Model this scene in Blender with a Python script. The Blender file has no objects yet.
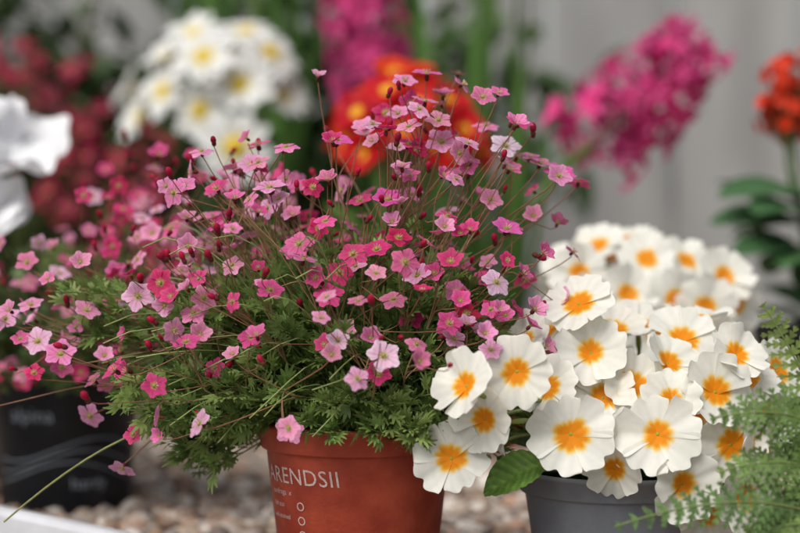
import bpy, math, random, bmesh
import numpy as np
from mathutils import Vector
random.seed(7); rng=np.random.default_rng(11)
R=math.radians
scene=bpy.context.scene
def nrm(v):
    v=np.asarray(v,float); n=np.linalg.norm(v); return v/(n if n>1e-9 else 1)
def rv(s=1.0): return rng.normal(0,s,3)
# ---------------------------------------------------------------- mesh builder
class MB:
    def __init__(s): s.V=[];s.C=[];s.Q=[];s.T=[];s.Qm=[];s.Tm=[];s.n=0
    def add(s,V,Q=None,T=None,col=(.5,.5,.5),mat=0):
        V=np.asarray(V,float); n=len(V)
        c=np.asarray(col,float)
        if c.ndim==1: c=np.tile(c,(n,1))
        s.V.append(V); s.C.append(c)
        if Q is not None and len(Q): s.Q.append(np.asarray(Q,int)+s.n); s.Qm.append(np.full(len(Q),mat))
        if T is not None and len(T): s.T.append(np.asarray(T,int)+s.n); s.Tm.append(np.full(len(T),mat))
        s.n+=n
    def build(s,name,mats,parent=None,smooth=True):
        me=bpy.data.meshes.new(name)
        V=np.concatenate(s.V); C=np.concatenate(s.C)
        Q=np.concatenate(s.Q) if s.Q else np.zeros((0,4),int)
        T=np.concatenate(s.T) if s.T else np.zeros((0,3),int)
        qm=np.concatenate(s.Qm) if s.Qm else np.zeros(0,int); tm=np.concatenate(s.Tm) if s.Tm else np.zeros(0,int)
        me.vertices.add(len(V)); me.vertices.foreach_set("co",V.astype(np.float32).ravel())
        L=np.concatenate([Q.ravel(),T.ravel()]).astype(np.int32)
        me.loops.add(len(L)); me.loops.foreach_set("vertex_index",L)
        np_=len(Q)+len(T); me.polygons.add(np_)
        st=np.concatenate([np.arange(len(Q))*4,len(Q)*4+np.arange(len(T))*3]).astype(np.int32)
        me.polygons.foreach_set("loop_start",st)
        me.polygons.foreach_set("material_index",np.concatenate([qm,tm]).astype(np.int32))
        me.polygons.foreach_set("use_smooth",np.full(np_,smooth))
        me.update(calc_edges=True)
        a=me.color_attributes.new("Col",'FLOAT_COLOR','POINT')
        a.data.foreach_set("color",np.hstack([np.clip(C,0,1),np.ones((len(C),1))]).astype(np.float32).ravel())
        for m in mats: me.materials.append(m)
        me.validate()
        o=bpy.data.objects.new(name,me); scene.collection.objects.link(o)
        if parent: o.parent=parent
        return o
def empty(name):
    e=bpy.data.objects.new(name,None); scene.collection.objects.link(e); e.empty_display_size=.03; return e
# ---------------------------------------------------------------- materials
def mat_attr(name,rough=.5,trans=.25,noise=.25,nscale=300,spec=.3,bump=0.0,bscale=800):
    m=bpy.data.materials.new(name); m.use_nodes=True; nt=m.node_tree; N=nt.nodes; N.clear(); L=nt.links
    out=N.new('ShaderNodeOutputMaterial'); p=N.new('ShaderNodeBsdfPrincipled')
    at=N.new('ShaderNodeAttribute'); at.attribute_name="Col"
    tc=N.new('ShaderNodeTexCoord'); nz=N.new('ShaderNodeTexNoise'); nz.inputs['Scale'].default_value=nscale; nz.inputs['Detail'].default_value=1
    L.new(tc.outputs['Object'],nz.inputs['Vector'])
    mr=N.new('ShaderNodeMapRange'); mr.inputs['From Min'].default_value=.25; mr.inputs['From Max'].default_value=.75
    mr.inputs['To Min'].default_value=1-noise; mr.inputs['To Max'].default_value=1+noise
    L.new(nz.outputs['Fac'],mr.inputs['Value'])
    mx=N.new('ShaderNodeVectorMath'); mx.operation='SCALE'; L.new(at.outputs['Color'],mx.inputs[0]); L.new(mr.outputs['Result'],mx.inputs['Scale'])
    L.new(mx.outputs['Vector'],p.inputs['Base Color']); p.inputs['Roughness'].default_value=rough
    p.inputs['Specular IOR Level'].default_value=spec
    if bump>0:
        b=N.new('ShaderNodeBump'); b.inputs['Strength'].default_value=bump; b.inputs['Distance'].default_value=.001
        n2=N.new('ShaderNodeTexNoise'); n2.inputs['Scale'].default_value=bscale; L.new(tc.outputs['Object'],n2.inputs['Vector'])
        L.new(n2.outputs['Fac'],b.inputs['Height']); L.new(b.outputs['Normal'],p.inputs['Normal'])
    if trans>0:
        t=N.new('ShaderNodeBsdfTranslucent'); L.new(mx.outputs['Vector'],t.inputs['Color'])
        ms=N.new('ShaderNodeMixShader'); ms.inputs['Fac'].default_value=trans
        L.new(p.outputs[0],ms.inputs[1]); L.new(t.outputs[0],ms.inputs[2]); L.new(ms.outputs[0],out.inputs[0])
    else: L.new(p.outputs[0],out.inputs[0])
    return m
def mat_plain(name,c1,c2,scale=60,rough=.5,bump=0.1,bscale=400,spec=.4,stretch=None):
    m=bpy.data.materials.new(name); m.use_nodes=True; nt=m.node_tree; N=nt.nodes; L=nt.links
    p=N['Principled BSDF']; tc=N.new('ShaderNodeTexCoord'); nz=N.new('ShaderNodeTexNoise'); nz.inputs['Scale'].default_value=scale; nz.inputs['Detail'].default_value=6
    mp=N.new('ShaderNodeMapping'); L.new(tc.outputs['Object'],mp.inputs[0])
    if stretch: mp.inputs['Scale'].default_value=stretch
    L.new(mp.outputs[0],nz.inputs['Vector'])
    cr=N.new('ShaderNodeValToRGB'); cr.color_ramp.elements[0].position=.35; cr.color_ramp.elements[1].position=.68
    cr.color_ramp.elements[0].color=(*c1,1); cr.color_ramp.elements[1].color=(*c2,1)
    L.new(nz.outputs['Fac'],cr.inputs[0]); L.new(cr.outputs[0],p.inputs['Base Color']); p.inputs['Roughness'].default_value=rough
    p.inputs['Specular IOR Level'].default_value=spec
    if bump>0:
        b=N.new('ShaderNodeBump'); b.inputs['Strength'].default_value=bump; b.inputs['Distance'].default_value=.002
        n2=N.new('ShaderNodeTexNoise'); n2.inputs['Scale'].default_value=bscale; L.new(mp.outputs[0],n2.inputs['Vector'])
        L.new(n2.outputs['Fac'],b.inputs['Height']); L.new(b.outputs['Normal'],p.inputs['Normal'])
    return m
M_leaf=mat_attr("leaf",.5,.35,.25,150,.3)
M_fern=mat_attr("fern_leaf",.55,.25,.2,150,.2)
M_pleaf=mat_attr("crinkled_leaf",.5,.2,.2,200,.35,.6,350)
M_petal=mat_attr("petal",.55,.35,.08,500,.2)
M_white=mat_attr("white_petal",.6,.30,.03,300,.15)
M_stem=mat_attr("stem",.5,.1,.2,300,.35)
M_stone=mat_attr("stone",.75,0,.25,250,.3,.3,700)
M_soil=mat_plain("potting_soil",(.008,.006,.005),(.04,.028,.02),250,.95,1,500)
M_terra=mat_plain("red_brown_plastic",(.31,.043,.022),(.45,.075,.037),55,.5,.12,500,.3)
M_black=mat_plain("black_plastic",(.008,.009,.012),(.014,.016,.02),40,.4,.05,900,.4)
M_grey=mat_plain("grey_plastic",(.17,.185,.21),(.23,.245,.27),50,.5,.1,600,.35)
M_print=mat_plain("printed_ink",(.50,.33,.29),(.70,.52,.48),900,.6,0)
M_print2=mat_plain("pale_printed_ink",(.18,.21,.25),(.35,.38,.42),500,.6,0)
M_edge=mat_plain("white_painted_metal",(.5,.5,.52),(.66,.66,.68),20,.4,.05,200)
M_ground=mat_plain("gravel_soil",(.09,.065,.045),(.24,.18,.13),120,.95,.8,300)
M_ground2=mat_plain("garden_ground",(.16,.14,.12),(.26,.24,.21),6,.95,.6,40)
M_fence=mat_plain("weathered_grey_wood",(.24,.235,.225),(.35,.345,.33),5,.85,.4,40,.2,(3,6,.5))
# ---------------------------------------------------------------- geometry helpers
def frame(n,roll=None):
    n=nrm(n); a=np.array([0,0,1.]) if abs(n[2])<.9 else np.array([1.,0,0])
    x=nrm(np.cross(a,n)); y=np.cross(n,x)
    if roll is None: roll=rng.uniform(0,6.283)
    c,s=math.cos(roll),math.sin(roll)
    return np.stack([c*x+s*y,-s*x+c*y,n])
def frame_dir(d,up):
    y=nrm(d); x=nrm(np.cross(y,up)+1e-6); z=np.cross(x,y); return np.stack([x,y,z])
def bez(p0,p1,p2,p3,n=9):
    t=np.linspace(0,1,n)[:,None]
    return (1-t)**3*p0+3*(1-t)**2*t*p1+3*(1-t)*t*t*p2+t**3*p3
def tube(mb,pts,r0,r1,col0,col1=None,sides=5,mat=0):
    pts=np.asarray(pts,float); k=len(pts); col1=col0 if col1 is None else col1
    tg=np.gradient(pts,axis=0); tg/=np.linalg.norm(tg,axis=1)[:,None]+1e-9
    ref=np.array([.31,.9,.29]); x=np.cross(tg,ref); x/=np.linalg.norm(x,axis=1)[:,None]+1e-9; y=np.cross(tg,x)
    a=np.arange(sides)*2*math.pi/sides; rr=np.linspace(r0,r1,k)
    V=pts[:,None,:]+rr[:,None,None]*(np.cos(a)[None,:,None]*x[:,None,:]+np.sin(a)[None,:,None]*y[:,None,:])
    i=np.arange(k-1)[:,None]*sides; j=np.arange(sides)[None,:]; j2=(j+1)%sides
    Q=np.stack([i+j,i+j2,i+sides+j2,i+sides+j],-1).reshape(-1,4)
    t=np.linspace(0,1,k)[:,None]; c=(1-t)*np.array(col0)+t*np.array(col1)
    mb.add(V.reshape(-1,3),Q,None,np.repeat(c,sides,0),mat)
def grid_faces(nu,nv):
    i=np.arange(nv-1)[:,None]*nu; j=np.arange(nu-1)[None,:]
    return np.stack([i+j,i+j+1,i+nu+j+1,i+nu+j],-1).reshape(-1,4)
def petal(nu,nv,L,W,prof,notch=0.0,rnd=.25,cup=.1,curl=0.0,nw=.22):
    u=np.linspace(-1,1,nu); v=np.linspace(0,1,nv); U,Vv=np.meshgrid(u,v)
    w=np.interp(Vv,np.linspace(0,1,len(prof)),prof)
    tip=1-(rnd*np.abs(U)**2.5+notch*np.exp(-(U/nw)**2))*Vv**3
    X=U*W*w; Y=Vv*L*tip; Z=cup*L*(U*w)**2*.6-curl*L*Vv**2+cup*L*Vv*.5
    return np.stack([X,Y,Z],-1).reshape(-1,3),grid_faces(nu,nv),U.ravel(),Vv.ravel()
def whorl(n,P,tilt=0.1,jit=0.0,z=0.0):
    V,Q,U,Vv=P; Vs=[];Qs=[];Us=[];Ws=[]; K=[]
    for i in range(n):
        a=2*math.pi*i/n+rng.normal(0,jit); t=tilt+rng.normal(0,jit)
        y=V[:,1]*math.cos(t)-V[:,2]*math.sin(t); zz=V[:,1]*math.sin(t)+V[:,2]*math.cos(t)
        c,s=math.cos(a),math.sin(a); sc=1+rng.normal(0,jit*.5)
        Vs.append(np.stack([(c*V[:,0]-s*y)*sc,(s*V[:,0]+c*y)*sc,zz+z+.0001*i],-1)); Qs.append(Q+i*len(V)); Us.append(U);Ws.append(Vv);K.append(np.full(len(U),i))
    return np.concatenate(Vs),np.concatenate(Qs),np.concatenate(Us),np.concatenate(Ws),np.concatenate(K)
def ell(ns,nr,rx,rz,zc=0):
    V=[];Q=[]
    for i in range(nr+1):
        th=math.pi*i/nr
        for j in range(ns):
            a=2*math.pi*j/ns; V.append((rx*math.sin(th)*math.cos(a),rx*math.sin(th)*math.sin(a),zc-rz*math.cos(th)))
    for i in range(nr):
        for j in range(ns): Q.append((i*ns+j,i*ns+(j+1)%ns,(i+1)*ns+(j+1)%ns,(i+1)*ns+j))
    return np.array(V),np.array(Q)
def lathe(mb,prof,c,seg=72,mat=0):
    prof=np.array(prof); k=len(prof); a=np.arange(seg)*2*math.pi/seg
    V=np.stack([c[0]+prof[:,0][:,None]*np.cos(a),c[1]+prof[:,0][:,None]*np.sin(a),c[2]+np.repeat(prof[:,1][:,None],seg,1)],-1).reshape(-1,3)
    i=np.arange(k-1)[:,None]*seg; j=np.arange(seg)[None,:]; j2=(j+1)%seg
    mb.add(V,np.stack([i+j,i+j2,i+seg+j2,i+seg+j],-1).reshape(-1,4),None,(.5,.5,.5),mat)
def pot(name,c,r,h,mat,parent,rimh=.018,taper=.74):
    mb=MB(); rb=r*taper; s=r*.93
    p=[(0,.0),(rb-.003,0),(rb-.001,.0008),(rb,.003),(s-.0008,h-rimh-.0015),(s,h-rimh),(r-.0022,h-rimh+.0002),(r-.0014,h-rimh+.0012),(r-.0003,h-.0035),(r+.0006,h-.003),(r+.001,h-.0018),(r+.0006,h-.0004),(r-.0006,h),(r-.002,h-.001),(r-.0030,h-.006),(s-.0025,h-rimh-.001),(rb-.0025,.004),(0,.004)]
    lathe(mb,p,(c[0],c[1],0)); mb.build(name,[mat],parent)
    mb=MB(); n=26
    V=[(c[0],c[1],h-.012)];Q=[];T=[]
    for i in range(1,9):
        for j in range(n):
            a=2*math.pi*j/n; rr=(r-.0050)*i/8; V.append((c[0]+rr*math.cos(a),c[1]+rr*math.sin(a),h-.011+rng.normal(0,.0012)))
    for j in range(n): T.append((0,1+j,1+(j+1)%n))
    for i in range(7):
        for j in range(n): Q.append((1+i*n+j,1+i*n+(j+1)%n,1+(i+1)*n+(j+1)%n,1+(i+1)*n+j))
    mb.add(V,Q,T); mb.build("soil",[M_soil],parent)
def wrap_text(s,size,ang0,z0,c,rf,mat,parent,name,spacing=1.0):
    cu=bpy.data.curves.new("t",'FONT'); cu.body=s; cu.size=1.0; cu.resolution_u=3; cu.space_character=spacing
    o=bpy.data.objects.new("t",cu); scene.collection.objects.link(o)
    dg=bpy.context.evaluated_depsgraph_get(); dg.update()
    me=bpy.data.meshes.new_from_object(o.evaluated_get(dg))
    bpy.data.objects.remove(o)
    for v in me.vertices:
        z=z0+v.co.y*size; r=rf(z)+.0004; a=ang0+v.co.x*size/r
        v.co=(c[0]+r*math.sin(a),c[1]-r*math.cos(a),z)
    me.materials.clear(); me.materials.append(mat)
    t=bpy.data.objects.new(name,me); scene.collection.objects.link(t); t.parent=parent
# ---------------------------------------------------------------- templates
SX_P=petal(7,7,.0095,.0039,[.25,.38,.58,.85,1,.97,.72],.03,.32,.10,.12)
SX=[whorl(5,SX_P,t,.09) for t in (.12,.2,.3,.05,.5,.8)]
KNOB=ell(6,4,.0014,.0012,.0008)
CAL=ell(6,4,.0015,.0022,-.0018)
BUD=ell(7,6,.0019,.0030,.0015)
def sax_flower(mb,p,n,c,s=1.0,k=None):
    V,Q,U,W,K=SX[rng.integers(len(SX)) if k is None else k]; F=frame(n)
    c=np.array(c); vein=1-.28*np.exp(-((np.abs(U)-.0)/.14)**2)-.2*np.exp(-((np.abs(U)-.6)/.14)**2)
    cc=c[None,:]*vein[:,None]; e=np.clip((.30-W)/.22,0,1)[:,None]; cc=cc*(1-e)+np.array([.42,.46,.12])*e
    ed=np.clip((W-.5)/.5,0,1)[:,None]*.35; cc=cc*(1-ed)+np.minimum(c*1.5+.06,.85)*ed
    cc=cc*(1+rng.normal(0,.06,5)[K])[:,None]
    mb.add(V*s@F+p,Q,None,cc,0)
    mb.add(KNOB[0]*s@F+p,KNOB[1],None,(.42,.4,.08),0)
    mb.add(CAL[0]*s@F+p,CAL[1],None,(.16,.03,.03),0)
    for i in range(7):
        a=i*.9; d=np.array([math.cos(a)*.6,math.sin(a)*.6,.8]); t=(d*.0036*s)
        q=np.array([t*.2+[.0002,0,0],t*.2-[.0002,0,0],t+[-.0004,0,0],t+[0,0,.0006],t+[.0004,0,0]])
        mb.add(q@F+p,None,[(0,1,2),(0,2,4),(2,3,4)],(.6,.4,.3),0)
def sax_bud(mb,p,n,s=1.0):
    F=frame(n); V,Q=BUD; t=rng.random()
    c=np.array([.5,.01,.06])*(1-t)+np.array([.3,.012,.04])*t
    mb.add(V*s@F+p,Q,None,c,0); mb.add(CAL[0]*s*1.1@F+p,CAL[1],None,(.14,.04,.025),0)
PINK=[(.72,.09,.30),(.76,.22,.44),(.60,.03,.15),(.81,.48,.62),(.52,.015,.09),(.70,.08,.26),(.78,.34,.54),(.64,.05,.20)]
def leaf_sax():
    V=[];Q=[]
    V+=[(-.0003,0,0),(.0003,0,0),(.0005,.006,.0003),(-.0005,.006,.0003)]; Q.append((0,1,2,3))
    for a,L in ((-.85,.0055),(-.4,.0078),(.05,.0092),(.5,.0073),(.95,.005)):
        b=len(V); d=np.array([math.sin(a),math.cos(a)]); s=np.array([d[1],-d[0]]); o=np.array([0,.0055])
        for (t,w,z) in ((0,.0004,0),(.6,.0009,.0008),(1,.0003,.0001)):
            q=o+d*L*t; V.append((*(q-s*w),z+.0006*t)); V.append((*(q+s*w),z+.0006*t))
        Q+= [(b,b+1,b+3,b+2),(b+2,b+3,b+5,b+4)]
    return np.array(V),np.array(Q)
LS=leaf_sax()
def sax_foliage(mb,C,Rf,nshoot,nleaf,base,elmin=lambda az:-.1,crown=.03,ls=1.0,clamp=None):
    for i in range(nshoot):
        az=rng.uniform(0,2*math.pi); em=elmin(az); el=math.asin(rng.uniform(math.sin(em),1)); 
        d=np.array([math.cos(az)*math.cos(el),math.sin(az)*math.cos(el),math.sin(el)])
        rx,ry,rz=Rf(d); k=rng.uniform(.55,1.12)
        end=C+d*np.array([rx,ry,rz])*k; st=C+np.array([d[0]*crown,d[1]*crown,-.004])*rng.uniform(.3,1)
        if clamp: end=clamp(end)
        ln=np.linalg.norm(end-st); mid1=st+np.array([d[0]*.2,d[1]*.2,.8])*ln*.4; mid2=end-nrm(d*np.array([1,1,.4]))*ln*.3
        P=bez(st,mid1,mid2,end,9); g=rng.uniform(.6,1.15); yb=rng.uniform(0,1)**1.3
        c=np.array(base)*g*(1-yb*.45)+np.array([.36,.42,.13])*yb*.45
        tube(mb,P,.0006,.0004,c*.8,c,4)
        for j in range(nleaf):
            t=1-abs(rng.normal(0,.28)); t=max(.15,min(1,t)); q=t*8; a=int(min(7,math.floor(q))); f=q-a
            p=P[a]*(1-f)+P[a+1]*f; tg=nrm(P[a+1]-P[a]); dr=nrm(tg*.8+rv(.55)+np.array([0,0,.25]))
            F=frame_dir(dr,nrm(rv(.5)+np.array([0,-.1,1]))); s=rng.uniform(.7,1.3)*ls
            mb.add(LS[0]*s@F+p,LS[1],None,c*rng.uniform(.8,1.25),0)
def sax_flowers(fl,st,C,heads,ncl=(4,8),pal=PINK,spread=.02,fs=(.62,.96),budp=.26,crown=.03):
    for H in heads:
        H=np.array(H,float); d=H-C; s0=C+np.array([nrm(d)[0],nrm(d)[1],0])*crown*rng.uniform(.2,1)+np.array([0,0,-.003])
        ln=np.linalg.norm(d); N=s0+(H-s0)*.80+np.array([0,0,.004])
        P=bez(s0,s0+np.array([d[0]*.3,d[1]*.3,ln*.4])+rv(.008),N-np.array([d[0]*.15,d[1]*.15,ln*.22])+rv(.012),N,10)
        g=(.17,.23,.06); rd=(.24,.15,.07)
        tube(st,P,.0007,.0005,g,rd,5)
        n=rng.integers(*ncl); base=np.array(pal[rng.integers(len(pal))])
        for i in range(n):
            o=rv(spread)*np.array([1,1,.8]); o=np.clip(o,-.036,.036); fp=H+o; a=rng.integers(6,10); b0=P[a]
            tdir=nrm(nrm(o+1e-6)*.6+np.array([0,0,1.]))
            P2=bez(b0,b0+(P[-1]-P[-2])*.6,fp-tdir*.008,fp-tdir*.003,6)
            tube(st,P2,.0004,.00033,rd,(.26,.10,.06),4)
            up=nrm(np.array([0,-.45,.6])+nrm(d)*.4+rv(.38)+nrm(o)*.25)
            if rng.random()<budp: sax_bud(fl,fp,up,rng.uniform(.7,1.15))
            else:
                c=base*.5+.5*np.array(pal[rng.integers(len(pal))]); sax_flower(fl,fp,up,c*rng.uniform(.85,1.1),rng.uniform(*fs))
def heads_dome(C,n,Rf,elmin=-.05,kmin=.68):
    out=[]
    for i in range(n):
        az=rng.uniform(0,2*math.pi); el=math.asin(rng.uniform(math.sin(elmin),.98))
        d=np.array([math.cos(az)*math.cos(el),math.sin(az)*math.cos(el),math.sin(el)])
        out.append(C+d*np.array(Rf(d))*rng.uniform(kmin,1))
    return out
# ================================================================ main saxifrage
E=empty("potted_saxifrage")
PC=(-.025,0,0); pot("pot",PC,.060,.112,M_terra,E,.016)
rfA=lambda z: .0444+(.0550-.0444)*max(0,z-.003)/.0915
wrap_text("ARENDSII",.0135,-1.28,.0785,PC,rfA,M_print,E,"printed_name",1.05)
wrap_text("saxifraga  x",.0046,-1.2,.0715,PC,rfA,M_print,E,"printed_small_line")
for k,zz in enumerate((.0630,.0545,.0460)):
    wrap_text("O",.0075,-.74,zz,PC,rfA,M_print,E,"printed_icon_%d"%(k+1))
wrap_text("full sun",.0044,-1.2,.064,PC,rfA,M_print,E,"printed_line_a"); wrap_text("well drained",.0040,-1.25,.057,PC,rfA,M_print,E,"printed_line_b")
CA=np.array([-.025,0,.108])
def RfA(d): return ((.165 if d[0]<0 else .100),(.080 if d[1]<0 else .11),.108)
mb=MB()
def elA(az): return -.42 if (math.cos(az)<-.72) else (-.12 if math.cos(az)>.6 else .0)
def clampA(e):
    zl=.080+max(0,-.126-e[0])*1.3
    if e[2]<zl: e=e.copy(); e[2]=zl+rng.uniform(0,.015)
    return e
sax_foliage(mb,CA,RfA,420,25,(.18,.29,.075),elA,clamp=clampA)
mb.build("leaves",[M_leaf],E)
fl=MB();st=MB()
def RhA(d): return ((.21 if d[0]<0 else .112),(.12 if d[1]<0 else .15),.176)
heads=heads_dome(CA,70,RhA,.18,.64)
heads+=[(.02,0,.308),(.0,.02,.302),(.045,0,.290),(.07,.0,.270),(-.04,0,.280),(.085,0.01,.255),(.03,-.04,.27),(.06,-.03,.25),(-.02,-.05,.25),(.08,-.03,.22),(-.09,.0,.25),(-.12,.03,.235),(-.2,0,.185),(-.19,.02,.165),(-.215,.0,.15),(.03,-.06,.205),(0,-.07,.20),(.06,-.05,.19),(-.22,.0,.17),(.045,-.06,.175),(.05,-.02,.27),(.02,-.03,.285),(0,-.03,.27)]
sax_flowers(fl,st,CA,heads,(4,8))
hero=[((-.009,-.10,.158),(0,-.8,.35),(.82,.50,.66),1.05),((-.15,-.05,.188),(0.1,-.85,.4),(.8,.4,.58),1.05),((-.198,-.03,.153),(0,-.7,.6),(.78,.22,.45),1.1),((-.213,-.02,.16),(-.2,-.8,.4),(.8,.42,.6),1.05),
((-.007,-.03,.243),(0,-.5,.7),(.70,.08,.36),1.1),((-.037,-.02,.278),(.1,-.35,.8),(.72,.10,.38),1.1),((.063,0,.275),(.1,-.6,.7),(.8,.62,.75),1.1),((.095,0,.258),(.2,-.35,.8),(.74,.10,.36),1.2),((.024,-.02,.277),(0,-.6,.6),(.78,.3,.5),1.1),
((.062,-.03,.226),(.2,-.4,.8),(.72,.12,.40),1.1),((-.012,-.08,.146),(0,-.7,.5),(.6,.03,.16),.9),((.038,-.05,.178),(.2,-.7,.4),(.5,.01,.06),.9),((-.013,-.06,.215),(-.1,-.5,.7),(.6,.03,.17),1.0),((-.06,-.05,.215),(-.2,-.5,.7),(.68,.12,.34),1.0),
((.055,-.05,.196),(.3,-.6,.5),(.8,.5,.68),1.0),((-.186,0,.114),(-.3,-.6,-.3),(.75,.3,.5),.95),((-.165,-.01,.084),(-.2,-.5,-.6),(.7,.3,.48),.9),((-.14,0,.108),(-.2,-.5,-.6),(.5,.1,.2),.8),((.016,0,.318),(0,-.2,.95),(.72,.14,.38),1.1),((-.236,.0,.172),(-.4,-.5,.5),(.78,.35,.55),1.0),
((-.075,-.04,.25),(-.1,-.3,.9),(.75,.3,.5),1.1),((.01,-.06,.20),(-.3,-.5,.6),(.78,.35,.55),1.0),((-.04,-.07,.19),(0.,-.6,.6),(.65,.05,.2),.95),((.03,-.07,.165),(.4,-.5,.6),(.75,.35,.5),.9)]
for p,n,c,s in hero:
    p=np.array(p); d=p-CA; s0=CA+np.array([nrm(d)[0],nrm(d)[1],0])*.02; ln=np.linalg.norm(d); nn=nrm(n)
    tube(st,bez(s0,s0+np.array([d[0]*.2,d[1]*.2,ln*.5]),p-nn*.02-np.array([0,0,.01]),p-nn*.003,12),.0007,.0004,(.15,.2,.055),(.24,.1,.06),5)
    sax_flower(fl,p,nn,c,s,rng.integers(0,4))
tube(st,bez(np.array([-.08,-.01,.105]),np.array([-.13,-.02,.13]),np.array([-.18,-.03,.10]),np.array([-.232,-.03,.055]),14),.0008,.0006,(.16,.22,.06),(.25,.24,.08),5)
for i in range(90):
    a=rng.uniform(1.6,4.6); s0=CA+np.array([math.cos(a),math.sin(a)*.5,0])*.03; e=clampA(CA+np.array([math.cos(a)*rng.uniform(.1,.18),math.sin(a)*.09,rng.uniform(-.01,.12)]))
    tube(st,bez(s0,s0+np.array([0,0,.05])+rv(.01),e+np.array([.03,0,.02])+rv(.01),e,9),.0006,.0004,(.20,.28,.08),(.26,.30,.10),4)
st.build("flower_stems",[M_stem],E); fl.build("flowers",[M_petal],E)
# ================================================================ second saxifrage in black pot
E=empty("potted_saxifrage.001")
BC=(-.265,.36,0); pot("pot",BC,.064,.115,M_black,E,.014,.78)
rfB=lambda z:.0499+(.0587-.0499)*max(0,z-.003)/.0965
wrap_text("alpina",.016,-.62,.074,BC,rfB,M_print2,E,"printed_name"); wrap_text("hardy",.013,.25,.022,BC,rfB,M_print2,E,"printed_word")
mb=MB()
for k in range(3):
    a=np.linspace(-.9,1.5,30); z=.052-.009*k+.009*np.sin(a*2.4+k*.5)
    r=np.array([rfB(q) for q in z])+.0002
    tube(mb,np.stack([BC[0]+r*np.sin(a),BC[1]-r*np.cos(a),z],-1),.0006,.0006,(.3,.3,.3),None,4)
mb.build("printed_waves",[M_print2],E)
CB=np.array([-.25,.34,.108]); mb=MB()
sax_foliage(mb,CB,lambda d:(.14,.12,.10),220,18,(.15,.24,.09),lambda az:-.0,ls=1.2)
mb.build("leaves",[M_leaf],E)
fl=MB();st=MB()
CB2=np.array([-.24,.27,.112])
heads=[h for h in heads_dome(CB2,74,lambda d:(.17,.11,.165),.02,.66) if not (h[0]<-.235 and h[2]>.205)]
heads+=[(-.20,.16,.235),(-.17,.17,.245),(-.15,.15,.23),(-.13,.14,.25),(-.22,.15,.21),(-.26,.14,.185),(-.24,.13,.20),(-.10,.14,.26),(-.18,.12,.215)]
sax_flowers(fl,st,CB,heads,(4,8),[(.60,.03,.15),(.70,.12,.32),(.78,.32,.50),(.50,.015,.09),(.8,.45,.60),(.62,.05,.2)],.018,(.62,.92),.28)
st.build("flower_stems",[M_stem],E); fl.build("flowers",[M_petal],E)
# ================================================================ primroses
PR_P=petal(21,16,.0262,.0138,[.15,.30,.48,.66,.84,.97,1,.84],.15,.22,.16,.05,.26)
def prim_variant(): 
    t=rng.uniform(.02,.36); V,Q,U,W,K=whorl(5,PR_P,t,.07,.002)
    V=V.copy(); a=np.arctan2(V[:,1],V[:,0]); r=np.hypot(V[:,0],V[:,1])
    ph=rng.uniform(0,6,8); V[:,2]+=(r/.025)**2*.0026*(np.sin(a*2+ph[0])+.3*np.sin(a*5+ph[1]))+.0012*(r/.025)*np.sin(U*2.6+ph[2]+ph[3+K])
    V[:,2]-=.0014*np.exp(-(U/.25)**2)*W
    V[:,2]+=.0012*((K*2)%5-2)*(U*.5)*W
    return V,Q,U,W,K
PR=[prim_variant() for _ in range(12)]
TUB=ell(8,5,.0022,.010,-.010); EYE=ell(8,4,.0014,.0006,.0022)
def prim(mb,p,n,s=1.0,white=(.80,.79,.71),eye=(.80,.27,.008),eye2=(.84,.56,.08),star=.44,mi=0,edge=None):
    V,Q,U,W,K=PR[rng.integers(len(PR))]; F=frame(n)
    lim=star*rng.uniform(.85,1.08)*(1-.5*np.abs(U)**1.1)*(1-.25*np.exp(-(U/.2)**2))*(1+rng.normal(0,.06,5)[K]); d=(lim-W)/.07
    a=np.clip(d,0,1)[:,None]; b=np.clip((W-lim)/.08,0,1)[:,None]
    w=np.array(white)*(1-.05*np.exp(-(U/.1)**2))[:,None]*(1-.03*np.sin(np.abs(U)*14))[:,None]
    c=np.array(eye2)*(1-a)+np.array(eye)*a; c=c*(1-b)+w*b
    mb.add(V*s@F+p,Q,None,c,mi)
    mb.add(TUB[0]*s@F+p,TUB[1],None,(.35,.42,.12),mi); mb.add(EYE[0]*s@F+p,EYE[1],None,(.4,.4,.05),mi)
def blade(mb,base,d,L,Wd,col,up=(0,0,1),droop=.3,nu=7,nv=12,crink=.0012,prof=(.18,.3,.5,.75,.95,1,.85,.5,.05),mat=0,fold=.25,vein=0):
    F=frame_dir(d,np.array(up,float)); u=np.linspace(-1,1,nu); v=np.linspace(0,1,nv); U,Vv=np.meshgrid(u,v)
    w=np.interp(Vv,np.linspace(0,1,len(prof)),prof); X=U*Wd*w; Y=Vv*L; Z=fold*np.abs(X)-droop*L*Vv**2+rng.normal(0,1,U.shape)*crink
    vp=np.sin((Vv-np.abs(U)*.25)*48); Z=Z+vein*vp
    c=np.array(col)*(1+.35*np.exp(-(U/.16)**2)).ravel()[:,None]*(1+(.2 if vein else .08)*vp.ravel())[:,None]
    mb.add(np.stack([X,Y,Z],-1).reshape(-1,3)@F+np.array(base),grid_faces(nu,nv),None,c,mat)
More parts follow.
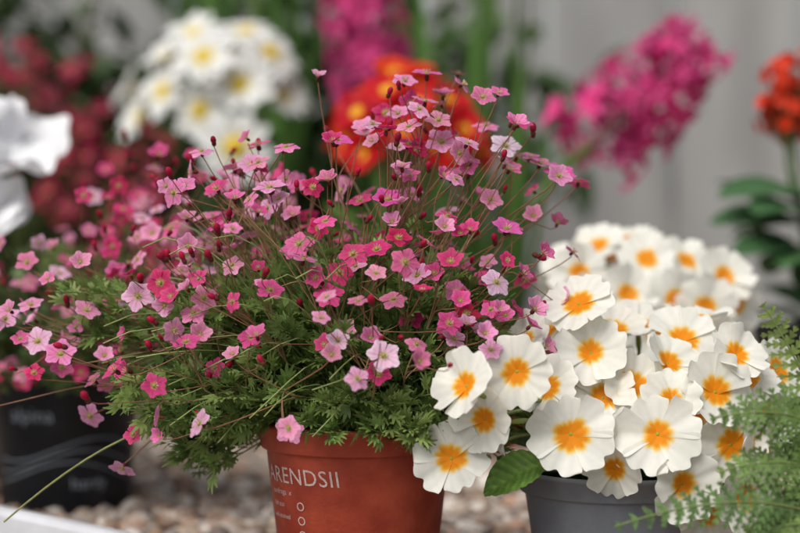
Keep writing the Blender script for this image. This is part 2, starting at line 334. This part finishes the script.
def prim_plant(name,potc,r,h,potmat,flowers,nleaf=16,leafL=.085,white=None,sc=1.0,leafz=0.0,**kw):
    E=empty(name); pot("pot",potc,r,h,potmat,E,.014)
    C=np.array([potc[0],potc[1],h-.01]); fl=MB(); st=MB(); lf=MB()
    for f in flowers:
        p=np.array(f[:3]); n=nrm(np.array(f[3:6])+rv(.15)); s=(f[6] if len(f)>6 else 1)*sc
        d=p-C; s0=C+np.array([d[0],d[1],0])*.15
        if isinstance(white,list): prim(fl,p,n,s,white=white[rng.integers(len(white))],**kw)
        else: prim(fl,p,n,s,**kw)
        tube(st,bez(s0,s0+np.array([0,0,np.linalg.norm(d)*.5]),p-n*.045,p-n*.016*s,8),.0014,.0011,(.2,.26,.09),(.24,.3,.1),6)
    for i in range(nleaf):
        a=i*2.4+rng.normal(0,.2); el=rng.uniform(.05,.9)
        if math.sin(a)<.2: el=rng.uniform(.75,1.2)
        d=np.array([math.cos(a)*math.cos(el),math.sin(a)*math.cos(el),math.sin(el)]); LL=leafL*rng.uniform(.8,1.1)*(.7 if math.sin(a)<.2 else 1)
        blade(lf,C+np.array([math.cos(a),math.sin(a),0])*.015+np.array([0,0,leafz]),d,LL,.021*sc**.5,np.array([.10,.19,.035])*rng.uniform(.7,1.3),droop=rng.uniform(.05,.3))
    fl.build("flowers",[M_white if not isinstance(white,list) else M_petal],E); st.build("flower_stalks",[M_stem],E)
    return E,lf
F1=[(.0376,-.10,.141,-.4,-.8,.35,.86),(.0655,-.085,.148,-.15,-.8,.4,.88),(.029,-.08,.0990,-.3,-.9,.1,.88),(.0957,-.075,.1117,-.1,-.92,.25,1.0),(.1443,-.075,.1117,0.1,-.9,.3,1.0),
(.1115,-.03,.1530,0,-.75,.55,.93),(.106,-.02,.181,-.2,-.65,.6,.88),(.1686,0,.158,.15,-.7,.6,.90),(.135,-.035,.1345,0,-.7,.6,.86),(.1806,-.045,.132,.3,-.8,.35,.93),(.1573,-.075,.0845,.1,-.9,-.15,.90),
(.203,-.02,.137,.4,-.7,.5,.85),(.194,-.06,.0757,.4,-.85,-.1,.88),(.060,-.075,.119,-.9,-.4,.0,.75),(.184,.03,.168,.3,-.4,.8,.86),(.225,.0,.14,.7,-.5,.4,.86),(.1176,-.04,.128,0,-.8,.3,.83),
(.147,.035,.163,.1,-.5,.8,.86),(.189,-.05,.103,.4,-.9,.1,.90),(.089,.0,.162,-.3,-.4,.7,.85),(.215,-.02,.115,.7,-.6,.2,.88),(.052,.01,.125,-.7,-.3,.6,.8),(.07,.04,.14,-.4,.1,.9,.9),(.12,.055,.15,0,.4,.9,.9),(.18,.06,.14,.3,.5,.8,.9),(.122,-.065,.092,-.1,-.9,-.3,.72),(.215,.03,.13,.7,.2,.6,.9),(.13,.02,.162,0,-.4,.9,.86),(.205,-.045,.10,.6,-.8,.0,.88),(.155,-.03,.147,.2,-.6,.7,.83),(.085,-.05,.135,-.2,-.8,.3,.8),(.17,-.03,.118,.2,-.8,.3,.88),(.175,-.06,.066,.2,-.8,-.4,.85),(.048,-.085,.122,-.4,-.8,.2,.78),(.13,-.06,.108,.0,-.9,.2,.7),(.075,-.03,.160,-.4,-.5,.6,.75),(.155,-.05,.128,.1,-.8,.4,.75),(.195,-.03,.152,.3,-.6,.6,.78)]
E,lf=prim_plant("potted_white_primrose",(.128,-.005,0),.058,.084,M_grey,F1,22,.075)
blade(lf,(.083,-.060,.094),(-.88,-.2,-.25),.038,.013,(.15,.28,.05),up=(-.1,-.70,.7),droop=.3,nu=15,nv=40,crink=.0002,prof=(.3,.6,.85,.95,1,.93,.82,.55,.1),fold=.4,vein=.0006)
lf.build("leaves",[M_pleaf],E)
F2=[(.128,.22,.190,-.3,-.8,.4),(.177,.22,.200,0,-.75,.6),(.159,.2,.176,0,-.9,.3),(.2307,.22,.1875,.3,-.85,.4),(.215,.2,.168,.1,-.9,.2),(.146,.25,.208,-.1,-.5,.85),(.193,.2,.172,0,-.9,.3),(.125,.25,.200,-.5,-.5,.7),(.168,.26,.212,0,-.4,.9),(.207,.24,.198,.2,-.6,.7),(.24,.23,.168,.5,-.8,.2),(.13,.2,.17,-.3,-.9,.2),(.20,.29,.200,.1,.1,1),(.16,.31,.195,0,.5,.8),(.12,.29,.18,-.5,.4,.7),(.235,.29,.18,.6,.3,.7),(.225,.2,.145,.3,-.9,0.),(.14,.2,.145,-.3,-.9,0),(.18,.19,.15,0,-.95,0.1)]
E,lf=prim_plant("potted_white_primrose.001",(.18,.26,0),.06,.115,M_grey,F2,16,.09,sc=.90,star=.42)
lf.build("leaves",[M_pleaf],E)
F3=[]
for i in range(44):
    a=i*2.4; el=math.asin(rng.uniform(-.2,1)); d=np.array([math.cos(a)*math.cos(el),math.sin(a)*math.cos(el),math.sin(el)])
    p=np.array([.004,.55,.292])+d*np.array([.064,.055,.060])*rng.uniform(.8,1.05); F3.append((*p,*(d*.9+np.array([0,-.4,.2])),rng.uniform(.65,.9)))
E,lf=prim_plant("potted_red_primrose",(.0,.56,0),.062,.17,M_black,F3,18,.1,white=[(.55,.006,.012),(.60,.010,.01),(.50,.004,.015),(.68,.05,.01)],leafz=.02,eye=(.85,.55,.03),eye2=(.75,.14,.01),star=.42)
lf.build("leaves",[M_pleaf],E)
# ================================================================ daisies
DP=petal(5,6,.030,.0068,[.5,.8,1,1,.9,.45],.0,.1,.12,.15); DW=[whorl(12,DP,t,.10) for t in (.05,.25,.45)]; DD=ell(12,6,.0085,.0045,.002)
def daisy(mb,p,n,s=1.0):
    V,Q,U,W,K=DW[rng.integers(3)]; F=frame(n)
    e=np.clip((.42-W)/.12,0,1)[:,None]
    mb.add(V*s@F+p,Q,None,np.array([.80,.80,.77])*(1-e)+np.array([.8,.72,.35])*e,0)
    mb.add(DD[0]*s@F+p,DD[1],None,(.75,.55,.04),0)
E=empty("potted_white_daisy"); pot("pot",(-.19,.9,0),.075,.13,M_terra,E)
fl=MB();st=MB();lf=MB(); C=np.array([-.19,.9,.12])
D=[(-.165,.82,.360,0,-.9,.3,1.3),(-.200,.81,.388,0,-.8,.5,1.2),(-.168,.80,.297,.1,-.95,.1,1.35),(-.245,.84,.355,-.5,-.7,.4,1.1),(-.215,.86,.415,-.1,-.5,.8,1.15),(-.160,.86,.418,.1,-.4,.9,1.15),(-.27,.86,.33,-.8,-.5,.3,1.1),(-.135,.84,.395,.5,-.6,.6,1.15),(-.245,.87,.39,-.5,-.3,.8,1.15),(-.125,.85,.35,.7,-.6,.3,1.0),(-.205,.82,.335,-.3,-.8,.2,1.1),(-.18,.95,.40,0,.5,.8,1.1),(-.12,.94,.37,.6,.3,.6,1.1),(-.25,.95,.36,-.6,.4,.6,1.1),(-.285,.89,.36,-.8,-.2,.5,1.0)]
for f in D:
    p=np.array(f[:3]); n=nrm(f[3:6]); daisy(fl,p,n,f[6]); tube(st,bez(C,C+np.array([0,0,.12]),p-n*.05,p-n*.002,8),.0018,.0014,(.1,.16,.05),(.13,.2,.06),6)
for i in range(380):
    a=rng.uniform(0,6.28); h=rng.uniform(.12,.32); rr=rng.uniform(.01,.085)*min(1,(.36-h)*6+.3); b=np.array([-.19+rr*math.cos(a),.9+rr*math.sin(a),h])
    blade(lf,b,nrm(np.array([math.cos(a),math.sin(a),.6])+rv(.4)),.03,.005,np.array([.06,.11,.03])*rng.uniform(.7,1.3),nu=3,nv=5,crink=.0005)
fl.build("flowers",[M_white],E); st.build("flower_stalks",[M_stem],E); lf.build("leaves",[M_leaf],E)
# ================================================================ hyacinths
HP=petal(5,6,.021,.0036,[.8,.9,1,1,.8,.3],0,.1,.2,.40); HW=[whorl(6,HP,t,.12,.004) for t in (.5,.3,.75)]; HT=ell(8,5,.0040,.010,-.003)
def hyacinth(name,potc,h,base,top,n=30,col=(.66,.05,.30),potmat=None,leaves=6,leafL=.22,rad=.034):
    E=empty(name); pot("pot",potc,.055,h,potmat or M_terra,E); fl=MB();st=MB();lf=MB()
    C=np.array([potc[0],potc[1],h-.01]); base=np.array(base);top=np.array(top); ax=nrm(top-base)
    P=bez(C,C+np.array([0,0,np.linalg.norm(base-C)*.6]),base-ax*.04,base,10); tube(st,P,.006,.005,(.12,.2,.05),None,8)
    tube(st,np.linspace(base,top,6),.005,.0025,(.25,.12,.12),None,8)
    for i in range(n):
        t=(i+.5)/n; a=i*2.4+rng.normal(0,.25); F=frame(ax,a); out=F[0]; r=rad*(1-.4*t**1.5)*rng.uniform(.7,1.25); q=base+(top-base)*t; dn=nrm(out+ax*(.5*t-.2)+rv(.22))
        V,Q,U,W,K=HW[rng.integers(3)]; G=frame(dn); p=q+dn*r
        c=np.array(col)*rng.uniform(.6,1.2); cc=c*(1-.35*np.exp(-(U/.3)**2))[:,None]+np.array([.14,.12,.14])*(np.abs(U)**2)[:,None]
        fl.add(V*rng.uniform(.85,1.1)@G+p,Q,None,cc,0); fl.add(HT[0]@G+p,HT[1],None,c*.8,0)
        tube(st,np.stack([q,(q+p)/2,p-dn*.008]),.0014,.0012,(.35,.08,.15),None,4)
    for i in range(leaves):
        a=i*6.28/leaves+rng.normal(0,.3); d=nrm([math.cos(a)*.35,math.sin(a)*.35,1])
        blade(lf,C+np.array([math.cos(a),math.sin(a),0])*.012,d,leafL*rng.uniform(.8,1.2),.011,np.array([.09,.19,.04])*rng.uniform(.7,1.3),up=(math.cos(a+3.14),math.sin(a+3.14),.3),droop=-.12-rng.uniform(0,.2),crink=.0002,prof=(.7,.9,1,1,1,.9,.75,.45,.08),fold=.35)
    fl.build("flowers",[M_petal],E); st.build("stalk",[M_stem],E); lf.build("leaves",[M_leaf],E)
hyacinth("potted_hyacinth",(.10,.70,0),.12,(.182,.66,.296),(.276,.64,.386),50,leafL=.24,rad=.038,col=(.76,.035,.25))
hyacinth("potted_hyacinth.001",(.0,.85,0),.12,(-.015,.80,.350),(-.050,.78,.46),46,leafL=.27,rad=.036,col=(.74,.04,.26))
hyacinth("potted_hyacinth.002",(.08,1.0,0),.12,(.11,1.0,.50),(.12,1.0,.60),34,leaves=9,leafL=.38)
hyacinth("potted_hyacinth.003",(-.18,1.15,0),.12,(-.17,1.15,.55),(-.16,1.15,.65),34,leaves=9,leafL=.46)
# ================================================================ kalanchoe
KP=petal(5,4,.0085,.0042,[.5,.9,1,.5],0,.2,.1,.1); KW=whorl(4,KP,.15,.05)
E=empty("potted_kalanchoe"); KC=np.array([.375,.58,.12]); pot("pot",(KC[0],KC[1],0),.055,.13,M_black,E); fl=MB();st=MB();lf=MB()
for cx,cy,cz in ((.345,.55,.35),(.385,.57,.36),(.36,.6,.325),(.345,.56,.320),(.41,.6,.33)):
    B=np.array([cx,cy,cz-.03]); tube(st,bez(KC,KC+np.array([0,0,.1]),B-np.array([0,0,.04]),B,8),.003,.002,(.1,.16,.05),None,6)
    for i in range(30):
        d=nrm(rv(1)+np.array([0,-.3,.5])); p=np.array([cx,cy,cz])+d*.028*rng.uniform(.5,1.1); tube(st,np.stack([B,(B+p)/2,p]),.0008,.0008,(.2,.1,.04),None,4)
        V,Q,U,W,K=KW; fl.add(V@frame(d)+p,Q,None,np.array([.72,.05,.015])*rng.uniform(.6,1.2),0)
for i in range(18):
    a=i*2.4; el=rng.uniform(-.05,.8); z=.12+rng.uniform(0,.12); d=np.array([math.cos(a)*math.cos(el),math.sin(a)*math.cos(el),math.sin(el)])
    blade(lf,(KC[0]+.01*math.cos(a),KC[1]+.01*math.sin(a),z),d,rng.uniform(.06,.09),.024,np.array([.05,.12,.04])*rng.uniform(.8,1.3),droop=.25,crink=.0003,prof=(.2,.35,.7,.95,1,1,.9,.65,.2))
for z,dx,dy in ((.225,-1,-.3),(.20,-.8,-.7),(.235,-.6,-.8),(.25,-1,-.5)):
    blade(lf,(KC[0]-.015,KC[1]-.02,z),(dx,dy,.15),.085,.022,(.05,.12,.045),up=(0,-.4,.9),droop=.2,crink=.0003,prof=(.2,.35,.7,.95,1,1,.9,.65,.2))
fl.build("flowers",[M_petal],E); st.build("stems",[M_stem],E); lf.build("leaves",[M_pleaf],E)
# ================================================================ white cyclamen
CP=petal(13,14,.050,.022,[.3,.5,.72,.92,1,1,.88,.6],.0,.2,.2,-.1); 
E=empty("potted_cyclamen"); YC=np.array([-.36,.50,.12]); pot("pot",(YC[0],YC[1],0),.06,.13,M_black,E); fl=MB();st=MB();lf=MB()
for f in ((-.315,.36,.275,.35,-.55,.7,1.15),(-.345,.34,.240,-.1,-.6,.7,1.1),(-.350,.39,.290,.0,-.4,.8,1.1),(-.330,.33,.215,.25,-.6,.6,1.05)):
    p=np.array(f[:3]); n=nrm(f[3:6]); W5=whorl(5,CP,rng.uniform(.1,.4),.3)
    V,Q,U,W,K=W5; V=V.copy(); ph=rng.uniform(0,6,5); V[:,2]+=.007*np.sin(U*2.6+ph[K])*W+.004*np.sin(W*7+ph[K])
    fl.add(V*f[6]@frame(n)+p,Q,None,np.array([.88,.88,.89])*(1-.04*np.abs(U))[:,None],0)
    tube(st,bez(YC,YC+np.array([0,0,.08]),p+np.array([0,0,.02])-n*.04,p,9),.002,.0016,(.2,.08,.07),(.2,.12,.08),6)
for i in range(26):
    a=i*2.4; d=np.array([math.cos(a),math.sin(a),0]); b=YC+d*rng.uniform(.03,.08)+np.array([0,0,rng.uniform(.01,.07)])
    tube(st,bez(YC,YC+np.array([0,0,.03]),b-d*.01,b,6),.0016,.0014,(.15,.08,.06),None,5)
    blade(lf,b,nrm(d+np.array([0,0,rng.uniform(-.3,.3)])),.055,.027,np.array([.03,.085,.045])*rng.uniform(.7,1.3),crink=.0005,prof=(.55,.9,1,1,.95,.85,.65,.4,.05))
fl.build("flowers",[M_white],E); st.build("stems",[M_stem],E); lf.build("leaves",[M_pleaf],E)
# ================================================================ far pink saxifrages
E=empty("potted_saxifrage.002"); FC=np.array([-.50,1.12,.15]); pot("pot",(FC[0],FC[1],0),.09,.16,M_black,E)
mb=MB(); sax_foliage(mb,FC,lambda d:(.18,.14,.24),200,16,(.06,.10,.04),ls=2.0); mb.build("leaves",[M_leaf],E)
fl=MB();st=MB(); sax_flowers(fl,st,FC,heads_dome(FC,44,lambda d:(.22,.16,.33),.3,.7),(3,7),[(.42,.012,.07),(.5,.03,.12),(.35,.01,.05)],.03,(1.3,1.8),.1)
st.build("flower_stems",[M_stem],E); fl.build("flowers",[M_petal],E)
# ================================================================ fern
E=empty("fern"); fr=MB(); stf=MB()
def frond(root,ctrl,tip,W,col,npin=22,nrmv=(0,-.5,.8)):
    root,ctrl,tip=map(lambda q:np.array(q,float),(root,ctrl,tip)); P=bez(root,root*.4+ctrl*.6,ctrl*.7+tip*.3,tip,40)
    tube(stf,P,.0012,.0005,(.12,.11,.04),(.14,.2,.05),5)
    for i in range(npin):
        t=.2+.79*(i/(npin-1)); q=t*39; a=int(min(38,q)); p=P[a]*(1-(q-a))+P[a+1]*(q-a); tg=nrm(P[a+1]-P[a]); side=nrm(np.cross(tg,np.array(nrmv,float))); up=np.cross(side,tg)
        L=W*math.sin(math.pi*min(1,(1.02-(t-.2)/.8)**.8*.72))*rng.uniform(.85,1.12); cp=np.array(col)*rng.uniform(.75,1.3)
        for sg in (-1,1):
            d=nrm(side*sg+tg*.5+up*rng.normal(.03,.14)-up*.1); m=max(3,int(L/.0036)); s2=nrm(np.cross(d,up))
            e=p+d*L-up*L*.18; wd=.0012
            for k in range(m):
                f=(k+.3)/m; b=p+(e-p)*f+up*L*.03*math.sin(f*3.14); l=(.0064*(W/.026))*(1-f*.65)*min(1,L/.012)
                for s in (-1,1):
                    dd=nrm(s2*s+d*.75+up*rng.normal(0,.12)); w=.0018*(1-.35*f); x=d*w
                    fr.add(np.stack([b-x*.9,b+x*.9,b+dd*l*.6+x,b+dd*l,b+dd*l*.5-x*.9+up*.0003]),[(0,1,2,4)],[(4,2,3)],cp*rng.uniform(.8,1.2),0)
            fr.add(np.stack([p-s2*wd,p+s2*wd,e+s2*.0003,e-s2*.0003]),[(0,1,2,3)],None,cp*.85,0)
Rt=(.276,-.13,.0)
g1=(.11,.18,.045); g2=(.08,.14,.04)
frond(Rt,(.25,-.15,.12),(.112,-.15,.073),.020,g2,28,(0,-.85,.5))
frond(Rt,(.265,-.14,.155),(.163,-.14,.128),.024,g1,26,(0,-.9,.4))
frond(Rt,(.235,-.11,.13),(.196,-.11,.187),.019,(.17,.23,.06),22,(.2,-1,.1))
frond(Rt,(.25,-.15,.10),(.178,-.15,.066),.027,(.14,.21,.055),24,(0,-.9,.4))
frond(Rt,(.26,-.14,.13),(.168,-.14,.100),.025,g1,26,(0,-.8,.6))
frond(Rt,(.29,-.11,.16),(.232,-.11,.210),.023,g2,24,(.2,-1,.1))
frond(Rt,(.26,-.15,.08),(.165,-.15,.050),.025,g2,24,(0,-.8,.6))
frond(Rt,(.30,-.12,.16),(.40,-.14,.13),.03,g1,26); frond(Rt,(.30,-.04,.16),(.36,.06,.15),.03,g1,26); frond(Rt,(.28,-.2,.12),(.28,-.3,.08),.03,g1,26)
stf.build("stalks",[M_stem],E); fr.build("fronds",[M_fern],E)
# ================================================================ shrubs behind
def shrub(name,c,rad,n,col,ls=.03):
    E=empty(name); c=np.array(c,float); lf=MB(); tr=MB()
    for i in range(14):
        e=c+np.array([rng.uniform(-1,1)*rad[0],rng.uniform(-1,1)*rad[1],rng.uniform(0,1)*rad[2]])*.8; b=np.array([c[0]+rng.normal(0,.03),c[1]+rng.normal(0,.03),0])
        tube(tr,bez(b,b+np.array([0,0,.2]),e-np.array([0,0,.1]),e,9),.006,.002,(.09,.06,.04),None,6)
    cl=[c+nrm(rv())*np.array(rad)*rng.uniform(.3,1) for _ in range(40)]
    for i in range(n):
        q=cl[rng.integers(40)]+rv(.05); 
        if q[2]<.02: q[2]=.02+rng.random()*.1
        blade(lf,q,nrm(rv()+np.array([0,0,.5])),ls*rng.uniform(.7,1.3),ls*.3,np.array(col)*rng.uniform(.4,1.9),nu=3,nv=5,crink=.0,prof=(.1,.7,1,.7,.05))
    tr.build("branches",[M_stem],E); lf.build("leaves",[M_leaf],E)
shrub("shrub",(-.62,1.42,.36),(.34,.16,.34),1900,(.055,.085,.035),.05)
shrub("shrub.001",(-.1,1.40,.32),(.26,.14,.26),1300,(.065,.11,.04),.06)
# ================================================================ fence
E=empty("wooden_fence")
def box(mb,x0,x1,y0,y1,z0,z1,col=(.5,.5,.5)):
    V=[(x,y,z) for x in(x0,x1) for y in(y0,y1) for z in(z0,z1)]
    mb.add(V,[(0,1,3,2),(4,6,7,5),(0,4,5,1),(2,3,7,6),(0,2,6,4),(1,5,7,3)],None,col)
x=-3.0; i=0
while x<3.0:
    b=MB(); w=.19; dy=rng.uniform(0,.006); box(b,x,x+w-.005,1.75+dy,1.77+dy,-.03,1.75); o=b.build("plank_%d"%i,[M_fence],E,False)
    bv=o.modifiers.new("b",'BEVEL'); bv.width=.003; x+=w; i+=1
b=MB(); box(b,-3,3,1.78,1.83,.35,.43); box(b,-3,3,1.78,1.83,1.3,1.38); b.build("rails",[M_fence],E,False)
# ================================================================ ground, gravel, edging
g=MB(); g.add([(-60,-60,-.03),(60,-60,-.03),(60,60,-.03),(-60,60,-.03)],[(0,1,2,3)]); g.build("ground",[M_ground2],None,False)
n=np.array([.7071,.7071]); t=np.array([.7071,-.7071])
def ln(s,off): return np.array([-.1025,-.0425])+t*s+n*off
g=MB(); A,B_=ln(-2.6,0.004),ln(1.4,.004)
g.add([(A[0],A[1],-.001),(B_[0],B_[1],-.001),(2.6,B_[1],-.001),(2.6,1.749,-.001),(A[0],1.749,-.001)],[(0,1,2,3)],[(0,3,4)]); 
g.build("gravel_bed",[M_ground],None,False)
bm=bmesh.new(); bmesh.ops.create_icosphere(bm,subdivisions=2,radius=1); bm.verts.ensure_lookup_table()
iv=np.array([v.co[:] for v in bm.verts]); it=np.array([[v.index for v in f.verts] for f in bm.faces]); bm.free()
peb=MB(); cols=[(.42,.33,.25),(.30,.2,.14),(.5,.42,.35),(.24,.19,.16),(.38,.24,.17),(.55,.5,.44),(.2,.13,.09),(.36,.31,.27)]
cnt=0
while cnt<4800:
    x,y=rng.uniform(-.45,.42),rng.uniform(-.25,.75)
    if x+y<-.145+.014: continue
    s=rng.uniform(.0045,.0095); a=rng.uniform(.7,1.3); sc=np.array([s*a,s/a,s*rng.uniform(.5,.75)])
    V=iv*(1+.12*np.sin(iv@rng.normal(0,2.2,(3,1))+rng.uniform(0,6)))*sc
    peb.add(V@frame(nrm(np.array([0,0,1])+rv(.25)))+np.array([x,y,rng.uniform(.0005,.005)]),None,it,np.array(cols[rng.integers(len(cols))])*rng.uniform(.7,1.25),0); cnt+=1
peb.build("pebbles",[M_stone],None)
ed=MB(); 
prof=[(-.009,-.03),(-.009,.036),(-.0075,.039),(-.005,.040),(.001,.040),(.003,.0385),(.003,.030),(-.001,.030),(-.001,-.03)]
pts=[]; 
for s in (-2.6,1.4):
    for (o,z) in prof:
        q=ln(s,o); pts.append((q[0],q[1],z))
k=len(prof); Q=[(i,(i+1)%k,k+(i+1)%k,k+i) for i in range(k)]
ed.add(pts,Q); ed.build("metal_edging",[M_edge],None,False)
# ================================================================ light, world, camera
SUN_EL,SUN_AZ=52,212
w=bpy.data.worlds.new("World"); scene.world=w; w.use_nodes=True; N=w.node_tree.nodes; L=w.node_tree.links; N.clear()
sk=N.new('ShaderNodeTexSky'); sk.sky_type='NISHITA'; sk.sun_disc=False; sk.sun_elevation=R(SUN_EL); sk.sun_rotation=R(SUN_AZ); sk.dust_density=3
hs=N.new('ShaderNodeHueSaturation'); hs.inputs['Saturation'].default_value=.4
bg=N.new('ShaderNodeBackground'); bg.inputs['Strength'].default_value=.15; ow=N.new('ShaderNodeOutputWorld')
L.new(sk.outputs[0],hs.inputs['Color']); L.new(hs.outputs[0],bg.inputs[0]); L.new(bg.outputs[0],ow.inputs[0])
sl=bpy.data.lights.new("sun",'SUN'); sl.energy=2.5; sl.angle=R(40); sl.color=(1,.97,.93)
so=bpy.data.objects.new("sun",sl); scene.collection.objects.link(so)
az=R(SUN_AZ); dv=Vector((math.sin(az)*math.cos(R(SUN_EL)),math.cos(az)*math.cos(R(SUN_EL)),math.sin(R(SUN_EL))))
so.rotation_euler=dv.to_track_quat('Z','Y').to_euler()
cd=bpy.data.cameras.new("camera"); cd.lens=85; cd.sensor_width=36; cd.clip_start=.02; cd.clip_end=300
cd.dof.use_dof=True; cd.dof.focus_distance=1.075; cd.dof.aperture_fstop=4.0; cd.dof.aperture_blades=0
co=bpy.data.objects.new("camera",cd); scene.collection.objects.link(co); co.location=(0,-1.13,.243); co.rotation_euler=(R(88),0,0); scene.camera=co
scene.view_settings.view_transform='Standard'; scene.view_settings.look='None'; scene.view_settings.exposure=0
